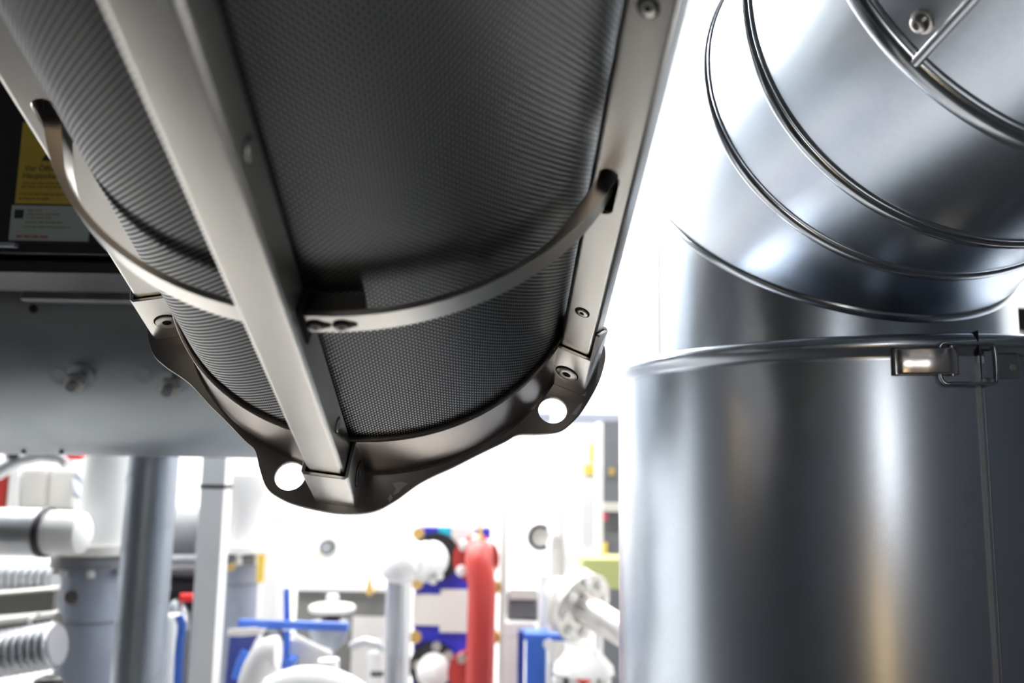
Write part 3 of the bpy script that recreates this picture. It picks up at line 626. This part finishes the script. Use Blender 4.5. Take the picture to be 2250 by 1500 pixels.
# flanged grey-white vertical pipe right of post
Y = 3.55
t = thing('flanged_riser', 'white riser pipe with a bolted flange and a yellow tag, right of the white post', 'pipe', (at(525, 1300, Y).x, Y, 0))
_, c, r = vcyl(t, 'lower_pipe', 'grey_paint', 487, 565, 1300, Y, zz(1240, Y), 0)
P(t, MB().lathe(c + Vector((0, 0, zz(1222, Y))), (0, 0, 1), [(0, r * 1.5), (S(16, Y), r * 1.5)], 40), 'upper_flange', 'white')
P(t, MB().lathe(c + Vector((0, 0, zz(1240, Y))), (0, 0, 1), [(0, r * 1.2), (S(12, Y), r * 1.3)], 40), 'lower_flange', 'grey_dark')
P(t, MB().lathe(c + Vector((0, 0, zz(1206, Y))), (0, 0, 1), [(0, r), (S(75, Y), r), (S(110, Y), r * 1.5), (S(150, Y), r * 1.6)], 40), 'upper_pipe', 'white')
bolts_ring(t, c + Vector((0, 0, zz(1245, Y))), (0, 0, 1), r * 1.25, 8, .012, .05, 'offwhite', .2)
P(t, MB().lathe(c + Vector((0, 0, zz(1292, Y))), (0, 0, 1), [(0, r), (.001, r + .003), (.006, r + .003), (.007, r)], 40, caps=False), 'weld_band', 'grey_dark')
q = at(573, 1248, Y - .1); P(t, MB().box(q, (S(15, Y), .01, S(56, Y))), 'yellow_label', 'yellow_tag', label='yellow tag')
q = at(510, 1245, Y - .12); P(t, MB().cyl(q, q + Vector((0, -.02, 0)), S(8, Y), n=14), 'brass_plug', 'brass')
# white insulated pipe beside it (big, overexposed)
Y = 3.95
t = thing('white_insulated_riser', 'broad white insulated riser behind the blue lever valve', 'pipe', (at(610, 1300, Y).x, Y, 0))
_, c, r = vcyl(t, 'pipe_jacket', 'white_soft', 565, 628, 1300, Y, zz(1150, Y), 0)
P(t, MB().lathe(c + Vector((0, 0, zz(1152, Y))), (0, 0, 1), [(0, r * 1.02), (.01, r * 1.1), (.03, r * 1.1), (.05, r * .7)], 36), 'top_cap', 'white_soft')
# blue lever valve in front
Y = 2.9
t = thing('lever_valve', 'valve with a long blue cross lever and navy body, bottom left of centre', 'valve', (at(640, 1430, Y).x, Y, 0))
a, b = at(525, 1368, Y), at(765, 1376, Y)
lv_ = P(t, MB().sweep([[q + Vector((0, dy, dz)) for dy, dz in ((-.012, -.014), (-.012, .012), (.012, .012), (.012, -.014))] for q in (a, b)]), 'cross_lever', 'blue', bevel=.003)
P(t, MB().cyl(at(630, 1292, Y + .05), at(631, 1372, Y + .05), S(7, Y), n=18), 'upright_handle', 'blue')
P(t, MB().cyl(at(630, 1385, Y), at(628, 1480, Y), S(8, Y), n=18), 'stem', 'blue')
P(t, MB().lathe(at(600, 1410, Y), (0, 0, 1), [(0, S(20, Y)), (S(8, Y), S(22, Y)), (S(22, Y), S(20, Y)), (S(28, Y), S(10, Y))], 24), 'stem_bush', 'grey_dark')
P(t, MB().sweep([[at(px, py, Y - dy) for px, py in ((505, 1398), (570, 1392), (542, 1440), (524, 1500), (522, 1560), (488, 1560), (500, 1440))] for dy in (0, .05)]), 'valve_neck', 'blue_navy', bevel=.004)
P(t, MB().tube([at(540, 1430, Y - .06), at(528, 1455, Y - .06), at(518, 1490, Y - .06)], S(9, Y), 14), 'neck_rib', 'blue')
P(t, MB().sweep([[at(px, py, Y + dy) for px, py in ((500, 1382), (560, 1378), (585, 1384), (570, 1396), (530, 1400), (500, 1396))] for dy in (-.05, .03)]), 'top_flange', 'offwhite', bevel=.004)
P(t, MB().cyl(at(640, 1392, Y - .03), at(728, 1438, Y - .03), S(5, Y), n=14), 'link_rod', 'white')
P(t, slab(at(560, 1462, Y).x, at(645, 1462, Y).x, Y - .02, Y + .06, zz(1472, Y), zz(1455, Y)), 'blue_base', 'blue', bevel=.004)
P(t, MB().sweep([[at(px, py, 2.97 + dy) for px, py in ((630, 1400), (728, 1425), (722, 1492), (630, 1470))] for dy in (0, .03)]), 'mounting_plate', 'offwhite', bevel=.003)
P(t, MB().cyl((at(628, 1480, 2.95).x, 2.93, 0), at(628, 1475, 2.93), .02, n=16), 'pipe_leg', 'blue_navy')
# white rounded insulated pipes in the foreground bottom
def blob_pipe(label, pts, rad, Y, n=24, m='white_soft'):
    pp = spline([tuple(at(px, py, Y)) for px, py in pts], 8, False)
    return tag(MB().tube(pp, S(rad, Y), n).build('insulated_bend', m), label, 'pipe', 'white insulated bends at the bottom')
blob_pipe('white insulated bend just right of the navy valve neck', [(552, 1620), (560, 1500), (588, 1440), (612, 1434)], 34, 2.7)
blob_pipe('white insulated bend running right below the blue stem', [(600, 1540), (660, 1518), (740, 1530), (820, 1590)], 50, 2.48)
blob_pipe('small white insulated knee at the end of the link rod', [(722, 1560), (722, 1470), (722, 1448)], 22, 2.75)
# grey cabinet behind with handwheel
Y = 4.3
t = thing('grey_cabinet', 'pale grey equipment cabinet behind the white handwheel', 'cabinet', (at(745, 1400, Y).x, Y, 0))
a, b = at(642, 1500, Y), at(850, 1298, Y)
P(t, slab(a.x, b.x, Y + .0, Y + .4, 0, b.z), 'cabinet_body', 'beam', bevel=.005)
P(t, slab(a.x - .02, b.x + .02, Y - .03, Y + .4, b.z, b.z + .02), 'top_plate', 'white')
P(t, slab(a.x + .28, b.x + .005, Y - .02, Y, .3, b.z - .12), 'pale_door', 'offwhite')
Y = 3.9
t = thing('handwheel_valve', 'white handwheel on a dark-collared bowl-shaped valve, under the grey cabinet top', 'valve', (at(728, 1400, Y).x, Y, 0))
q = at(730, 1336, Y); wR = S(42, Y)
P(t, MB().tube([q + Vector((math.cos(a) * wR, math.sin(a) * wR, 0)) for a in [2 * pi * i / 32 for i in range(32)]], S(7, Y), 12, True), 'wheel_rim', 'white')
P(t, MB().cyl(q + Vector((0, 0, -S(6, Y))), q + Vector((0, 0, S(28, Y))), S(13, Y), n=20), 'wheel_hub', 'white')
for i in range(4):
    a = i * pi / 2 + .4; P(t, MB().cyl(q, q + Vector((math.cos(a) * wR, math.sin(a) * wR, 0)), S(4, Y), n=10), 'wheel_spoke', 'white')
P(t, MB().cyl(at(727, 1368, Y), at(727, 1350, Y), S(20, Y), n=24), 'dark_collar', 'black')
P(t, MB().lathe(at(722, 1430, Y), (0, 0, 1), [(0, S(14, Y)), (S(20, Y), S(34, Y)), (S(48, Y), S(44, Y)), (S(60, Y), S(40, Y))], 30), 'valve_bowl', 'foil_smooth')
P(t, MB().cyl((at(722, 1430, Y).x, Y, 0), at(722, 1428, Y), S(13, Y), n=20), 'valve_neck', 'grey_paint')
t = thing('pipe_pile', 'cluster of pale pipe fittings to the right of the bowl-shaped valve', 'pipes', (at(800, 1450, 3.8).x, 3.8, 0))
P(t, MB().tube([at(770, 1420, 3.8), at(800, 1408, 3.8), at(832, 1415, 3.8), at(850, 1440, 3.8)], S(9, 3.8), 14), 'bent_fitting', 'foil')
P(t, MB().cyl(at(830, 1600, 3.8), at(828, 1432, 3.8), S(20, 3.8), n=24), 'upright_fitting', 'white')
P(t, MB().cyl(at(815, 1480, 3.7), at(850, 1480, 3.7), S(6, 3.7), n=12), 'dark_clamp', 'black')
# gauge on the wall, brass tap
Y = 7.1
t = thing('pressure_gauge', 'small round dark-faced gauge on the bright background right of the guard tip', 'gauge', at(717, 1201, Y))
q = at(717, 1203, Y); P(t, MB().cyl(q, q + Vector((0, .1, 0)), S(17, Y), n=28), 'gauge_case', 'black')
P(t, MB().cyl(q + Vector((0, -.004, 0)), q, S(12, Y), n=28), 'gauge_face', 'grey_dark')
P(t, MB().tube(spline([tuple(at(706, 1212, Y + .1)), tuple(at(690, 1222, Y + .1)), tuple(at(660, 1214, Y + .1)), tuple(at(620, 1216, Y + .1))], 5, False), S(2.5, Y), 8), 'yellow_lead', 'yellow_tag')
t = thing('brass_tap', 'small brass tap on the right side of the grey cabinet', 'tap', at(812, 1290, 4.1))
P(t, MB().lathe(at(811, 1306, 4.1), (0, 0, 1), [(0, S(5, 4.1)), (S(12, 4.1), S(8, 4.1)), (S(28, 4.1), S(6, 4.1)), (S(42, 4.1), S(3, 4.1))], 16), 'tap_body', 'brass')
P(t, MB().cyl(at(811, 1304, 4.1), Vector((at(811, 1304, 4.1).x, 4.35, at(811, 1304, 4.1).z)), .012, n=12), 'tap_inlet', 'brass')
# insulated elbow pipe in grey jacket
Y = 3.1
t = thing('insulated_elbow', 'fat white insulated elbow turning down into a silver upright pipe', 'pipe', (at(870, 1400, Y).x, Y, 0))
pts = spline([tuple(at(952, 1228, Y + .22)), tuple(at(932, 1230, Y + .15)), tuple(at(905, 1234, Y + .05)), tuple(at(880, 1244, Y)), tuple(at(871, 1275, Y))], 7, False)
P(t, MB().tube(pts, [S(39 + 2 * math.sin(i * 1.3), Y) for i in range(len(pts) - 6)] + [S(39, Y), S(38, Y), S(37, Y), S(34, Y), S(30, Y), S(25, Y)], 30), 'insulated_bend', 'white_soft')
P(t, MB().cyl((at(872, 1400, Y).x, Y, 0), at(871, 1262, Y), S(21.5, Y), n=32), 'foil_jacket', 'foil')
for i, (px, py) in enumerate(((940, 1198), (962, 1264), (930, 1270), (948, 1274))):
    q = at(px, py, Y + .14); P(t, MB().cyl(q, q + Vector((.01, -.02, 0)), S(9, Y), n=14), 'flange_bolt', 'white')
tag(MB().cyl((at(898, 1400, 3.35).x, 3.35, 0), at(900, 1268, 3.35), S(6, 3.35), n=14).build('slim_pipe', 'white'), 'slim white pipe just right of the silver upright pipe', 'pipe')
# blue plate heat exchanger
Y = 3.9
t = thing('plate_heat_exchanger', 'deep blue plate heat exchanger with pale plates, behind the red pipe', 'heat exchanger', (at(990, 1350, Y).x, Y, 0))
a, b = at(905, 1500, Y), at(1078, 1160, Y)
P(t, slab(a.x, b.x, Y, Y + .08, .12, b.z), 'front_plate', 'blue_deep', bevel=.004)
P(t, slab(a.x + .02, b.x - .02, Y + .08, Y + .5, .15, b.z - .06), 'plate_stack', 'steel_flange')
P(t, slab(at(908, 1310, Y).x, at(968, 1310, Y).x, Y - .008, Y, zz(1376, Y), zz(1308, Y)), 'pale_panel', 'offwhite')
P(t, slab(at(968, 1310, Y).x, at(1030, 1310, Y).x, Y - .012, Y, zz(1390, Y), zz(1296, Y)), 'pale_panel', 'offwhite')
P(t, slab(at(964, 1165, Y).x, at(990, 1165, Y).x, Y - .008, Y, zz(1188, Y), zz(1160, Y)), 'cyan_sticker', 'cyan', label='cyan sticker')
P(t, slab(at(992, 1165, Y).x, at(1046, 1165, Y).x, Y - .008, Y, zz(1196, Y), zz(1160, Y)), 'white_sticker', 'white')
for px, py in ((919, 1172), (916, 1282), (912, 1400), (1090, 1290), (1088, 1400)):
    q = at(px, py, Y - .02); P(t, MB().cyl(q, q + Vector((0, .03, 0)), S(13, Y), n=18), 'tie_nut', 'brass')
for px, py in ((960, 1222), (952, 1462)):
    q = at(px, py, Y - .01); P(t, MB().lathe(q, (0, -1, 0), [(0, S(50, Y)), (.02, S(50, Y)), (.02, S(30, Y))], 36), 'port_gasket', 'black')
Y2 = Y - .03
q = at(954, 1470, Y2); nz_ = P(t, MB().lathe(q, (0, -1, 0), [(0, S(34, Y)), (.06, S(34, Y)), (.10, S(28, Y)), (.12, S(14, Y)), (.125, .001)], 32), 'white_nozzle', 'white')
for px, py in ((959, 1420), (918, 1462), (985, 1440)):
    q = at(px, py, Y - .05); P(t, MB().cyl(q, q + Vector((0, .03, 0)), S(10, Y), n=16), 'port_bolt', 'bolt')
P(t, slab(a.x + .01, a.x + .06, Y, Y + .5, 0, .12), 'foot', 'blue_deep'); P(t, slab(b.x - .06, b.x - .01, Y, Y + .5, 0, .12), 'foot', 'blue_deep')
# red pipe
Y = 3.5
t = thing('red_pipe', 'bright red upright pipe with a bolted round flange at its top', 'pipe', (at(1058, 1400, Y).x, Y, 0))
q = at(1058, 1330, Y); q2 = at(1052, 1232, Y)
pts = spline([(q.x, q.y, 0), (q.x, q.y, .5), (q.x, q.y, q.z - .1), (q.x, q.y, q.z + .06), (q2.x, Y + .02, q2.z - .01), (q2.x, Y + .07, q2.z + .02), (q2.x, Y + .14, q2.z + .02)], 7, False)
P(t, MB().tube(pts, S(30, Y), 36), 'pipe_bend', 'red')
qf = at(1046, 1228, Y + .12)
fl = P(t, MB().lathe(qf, (0, 1, 0), [(0, S(52, Y)), (.03, S(52, Y))], 48), 'top_flange', 'red')
for a in (52, 92, 132, 218, 322):
    q = qf + Vector((math.cos(math.radians(a)) * S(40, Y), -.02, math.sin(math.radians(a)) * S(40, Y)))
    sub(fl, MB().lathe(q, (0, -1, 0), [(-.02, S(12, Y)), (.012, S(12, Y)), (.018, S(8, Y)), (.018, .001)], 20), 'flange_bolt', 'white', label='pale flange bolt')
qf = at(1030, 1478, Y + .12)
fl = P(t, MB().lathe(qf, (0, 1, 0), [(0, S(46, Y)), (.03, S(46, Y))], 48), 'lower_flange', 'red')
q = at(1014, 1448, Y + .08); sub(fl, MB().cyl(q, q + Vector((0, .04, 0)), S(10, Y), n=18), 'flange_bolt', 'bolt')
P(t, MB().cyl(at(1056, 1197, Y + .1), at(1055, 1148, Y + .1), S(4, Y), n=12), 'vent_spindle', 'yellow_tag', label='yellow spindle')
# white column, dark motor, white block, blue frame
tag(slab(at(1097, 1300, 4.2).x, at(1114, 1300, 4.2).x, 4.2, 4.28, 0, zz(1120, 4.2)).build('slim_column', 'offwhite'), 'slim off-white column right of the red pipe', 'column')
Y = 3.7
t = thing('circulation_motor', 'dark motor with a grey top, right of the slim column', 'motor', (at(1150, 1320, Y).x, Y, 0))
P(t, MB().lathe(at(1114, 1330, Y), (1, 0, 0), [(0, S(26, Y)), (S(4, Y), S(32, Y)), (S(64, Y), S(32, Y)), (S(68, Y), S(24, Y))], 32), 'motor_body', 'grey_dark')
P(t, slab(at(1120, 1290, Y).x, at(1178, 1290, Y).x, Y - .08, Y + .08, zz(1310, Y), zz(1287, Y)), 'terminal_box', 'offwhite', bevel=.004)
P(t, slab(at(1110, 1360, Y).x, at(1176, 1360, Y).x, Y - .1, Y + .1, zz(1392, Y), zz(1357, Y)), 'white_plinth', 'white', bevel=.006)
P(t, slab(at(1110, 1360, Y).x, at(1140, 1360, Y).x, Y - .1, Y + .1, 0, zz(1392, Y)), 'plinth_leg', 'white', bevel=.006)
Y = 3.2
t = thing('steel_stand', 'bright blue steel frame with a pale blue top, at the bottom right of the gap', 'frame', (at(1170, 1450, Y).x, Y, 0))
P(t, slab(at(1156, 1420, Y).x, at(1200, 1420, Y).x, Y, Y + .06, 0, zz(1398, Y)), 'upright', 'blue', bevel=.003)
P(t, slab(at(1152, 1420, Y).x, at(1206, 1420, Y).x, Y - .01, Y + .10, zz(1404, Y), zz(1390, Y)), 'top_cap', 'blue', bevel=.003)
P(t, slab(at(1200, 1400, Y).x, at(1262, 1400, Y).x, Y + .03, Y + .09, zz(1410, Y), zz(1396, Y)), 'cross_bar', 'blue', bevel=.003)
P(t, slab(at(1138, 1440, Y).x, at(1154, 1440, Y).x, Y + .12, Y + .18, 0, zz(1400, Y)), 'rear_upright', 'blue_navy', bevel=.003)
q = at(1204, 1416, Y - .02); P(t, MB().cyl(q, q + Vector((0, .03, 0)), S(10, Y), n=16), 'frame_bolt', 'white')
# stainless flange with pipe
Y = 3.1
t = thing('stainless_flange_pipe', 'stainless pipe with a large round bolted flange, beside the lower right duct', 'pipe', at(1290, 1335, Y))
ax = Vector((.62, -.72, -.28)).normalized(); q = at(1283, 1335, Y)
fl = P(t, MB().lathe(q, ax, [(-.03, S(74, Y)), (0, S(76, Y)), (.004, S(74, Y))], 56), 'flange_disc', 'steel_flange')
P(t, MB().lathe(q, ax, [(0, S(36, Y)), (.03, S(30, Y)), (.5, S(28, Y))], 36), 'stub_pipe', 'steel_flange')
P(t, MB().lathe(q, -ax, [(.035, S(74, Y)), (.06, S(74, Y))], 56), 'counter_flange', 'offwhite')
P(t, MB().cyl(q - ax * .06, q - ax * .16, S(30, Y), n=30), 'rear_pipe', 'white')
ax_, u_, w_ = basis(ax)
for i in range(8):
    a = 2 * pi * i / 8 + .2; qq = q + (u_ * math.cos(a) + w_ * math.sin(a)) * S(56, Y)
    sub(fl, MB().lathe(qq, ax, [(0, S(11, Y)), (.015, S(11, Y)), (.02, S(6, Y))], 14), 'flange_bolt', 'white')
tag(MB().cyl((at(1198, 1350, 3.42).x, 3.42, 0), at(1196, 1262, 3.42), S(13, 3.42), n=22).build('white_pipe', 'white'), 'upright white pipe directly left of the stainless flange', 'pipe')
t = thing('valve_block', 'white valve block with a small red knob, at the bottom beside the duct', 'valve', (at(1290, 1450, 3.0).x, 3.0, 0))
P(t, MB().lathe(at(1282, 1462, 3.0), (0, 0, 1), [(-.02, S(64, 3)), (0, S(62, 3)), (S(20, 3), S(44, 3)), (S(36, 3), S(30, 3))], 28), 'valve_hood', 'white')
P(t, MB().lathe(at(1282, 1476, 2.95), (0, 0, 1), [(-.03, S(14, 3)), (0, S(14, 3)), (.012, S(5, 3)), (.02, .001)], 18), 'red_knob', 'redbright', label='red knob')
P(t, slab(at(1212, 1480, 3.05).x, at(1352, 1480, 3.05).x, 3.02, 3.2, zz(1600, 3.05), zz(1478, 3.05)), 'block_base', 'grey_dark')
for px in (1225, 1262, 1300, 1330): P(t, MB().cyl(at(px, 1560, 2.98), at(px, 1488, 2.98), S(12, 3), n=18), 'white_port', 'white')
# black ring, grey and white risers behind
t = thing('black_hose_clip', 'round black ring hung on the pale riser', 'ring', at(1185, 1180, 3.8))
q = at(1187, 1180, 3.8)
P(t, MB().tube([q + Vector((math.cos(a) * S(24, 3.8), 0, math.sin(a) * S(24, 3.8))) for a in [math.radians(50 + 260 * i / 28) for i in range(29)]], S(4.5, 3.8), 10), 'ring_band', 'rubber')
P(t, MB().cyl(q + Vector((0, .01, 0)), q + Vector((0, .25, 0)), S(20, 3.8), n=28), 'pipe_end', 'white')
P(t, MB().box(q + Vector((.04, .25, 0)), (.12, .015, .03)), 'ring_bracket', 'white')
def riser(label, px0, px1, top, Y, m='white'):
    a, b = at(px0, 1200, Y), at(px1, 1200, Y); r = (b.x - a.x) / 2; zt_ = zz(top, Y)
    return tag(MB().lathe(((a.x + b.x) / 2, Y, 0), (0, 0, 1), [(0, r), (zt_ - r * .6, r), (zt_ - r * .2, r * .85), (zt_, r * .4)], 32).build('white_riser', m), label, 'pipe', 'risers beside the lower right duct')
riser('pale grey riser behind the black ring', 1208, 1240, 900, 4.1, 'offwhite')
riser('broad white round-topped riser, left of the yellow sign', 1240, 1278, 956, 3.9)
riser('slim white riser nearest the large duct', 1306, 1324, 925, 3.7)
t = thing('rack_cabinet', 'dark slim equipment rack with coloured labels, beside the large duct', 'rack', (at(1345, 1100, 4.0).x, 4.0, 0))
P(t, slab(at(1326, 1100, 4).x, at(1400, 1100, 4).x, 4.0, 4.3, 0, zz(920, 4)), 'rack_body', 'grey_dark')
P(t, slab(at(1322, 1100, 4).x, at(1400, 1100, 4).x, 3.95, 4.3, zz(1118, 4), zz(1100, 4)), 'shelf', 'offwhite')
P(t, slab(at(1322, 1100, 4).x, at(1334, 1100, 4).x, 3.98, 4.0, zz(1140, 4), zz(1122, 4)), 'pink_label', 'pink')
P(t, slab(at(1320, 1100, 4).x, at(1334, 1100, 4).x, 3.98, 4.0, zz(1216, 4), zz(1188, 4)), 'yellow_label', 'yellow_tag')
P(t, slab(at(1338, 1100, 4).x, at(1350, 1100, 4).x, 3.98, 4.0, zz(1040, 4), zz(1024, 4)), 'orange_label', 'brass')
t = thing('warning_sign', 'white panel with a yellow sign, between the white risers', 'sign', at(1290, 1010, 4.4))
P(t, slab(at(1278, 1010, 4.4).x, at(1310, 1010, 4.4).x, 4.4, 4.42, zz(1200, 4.4), zz(958, 4.4)), 'sign_board', 'white')
P(t, slab(at(1290, 1010, 4.4).x, at(1298, 1010, 4.4).x, 4.42, 4.44, 0, zz(1000, 4.4)), 'sign_post', 'white')
P(t, slab(at(1284, 1010, 4.4).x, at(1306, 1010, 4.4).x, 4.385, 4.4, zz(1040, 4.4), zz(1018, 4.4)), 'yellow_field', 'yellow_tag')
P(t, slab(at(1297, 1010, 4.4).x, at(1306, 1010, 4.4).x, 4.385, 4.4, zz(1012, 4.4), zz(970, 4.4)), 'yellow_stripe', 'yellow_tag')
tag(slab(at(1280, 1240, 3.5).x, at(1400, 1240, 3.5).x, 3.5, 3.7, zz(1290, 3.5), zz(1224, 3.5)).build('olive_box', 'olive', bevel=.006), 'olive green box behind the stainless flange', 'box')
t = thing('cable_tray', 'grey blurred cable tray high beside the guard tip', 'tray', at(1300, 920, 4.6))
P(t, slab(at(1100, 920, 4.6).x, at(1420, 920, 4.6).x, 4.6, 4.9, zz(925, 4.6), zz(905, 4.6)), 'tray_side', 'grey_paint')
P(t, slab(at(1240, 920, 4.4).x, at(1420, 920, 4.4).x, 4.4, 4.5, zz(948, 4.4), zz(935, 4.4)), 'support_rail', 'offwhite')
tag(MB().lathe((at(1470, 600, 2.6).x, 2.6, 0), (0, 0, 1), [(0, S(45, 2.6)), (zz(430, 2.6), S(45, 2.6)), (zz(420, 2.6), S(38, 2.6))], 48).build('background_duct', 'white'), 'bright white upright duct half hidden behind the elbow', 'duct')
t = thing('switch_cabinet', 'dark cabinet with a pale round knob, at the right edge behind the elbow', 'cabinet', at(2300, 690, 3.0))
P(t, slab(at(2215, 690, 3).x, at(2500, 690, 3).x, 3.0, 3.1, 0, zz(655, 3)), 'panel_board', 'black')
q = at(2247, 735, 2.98); P(t, MB().cyl(q, q + Vector((0, .03, 0)), S(8, 3), n=16), 'round_knob', 'white')
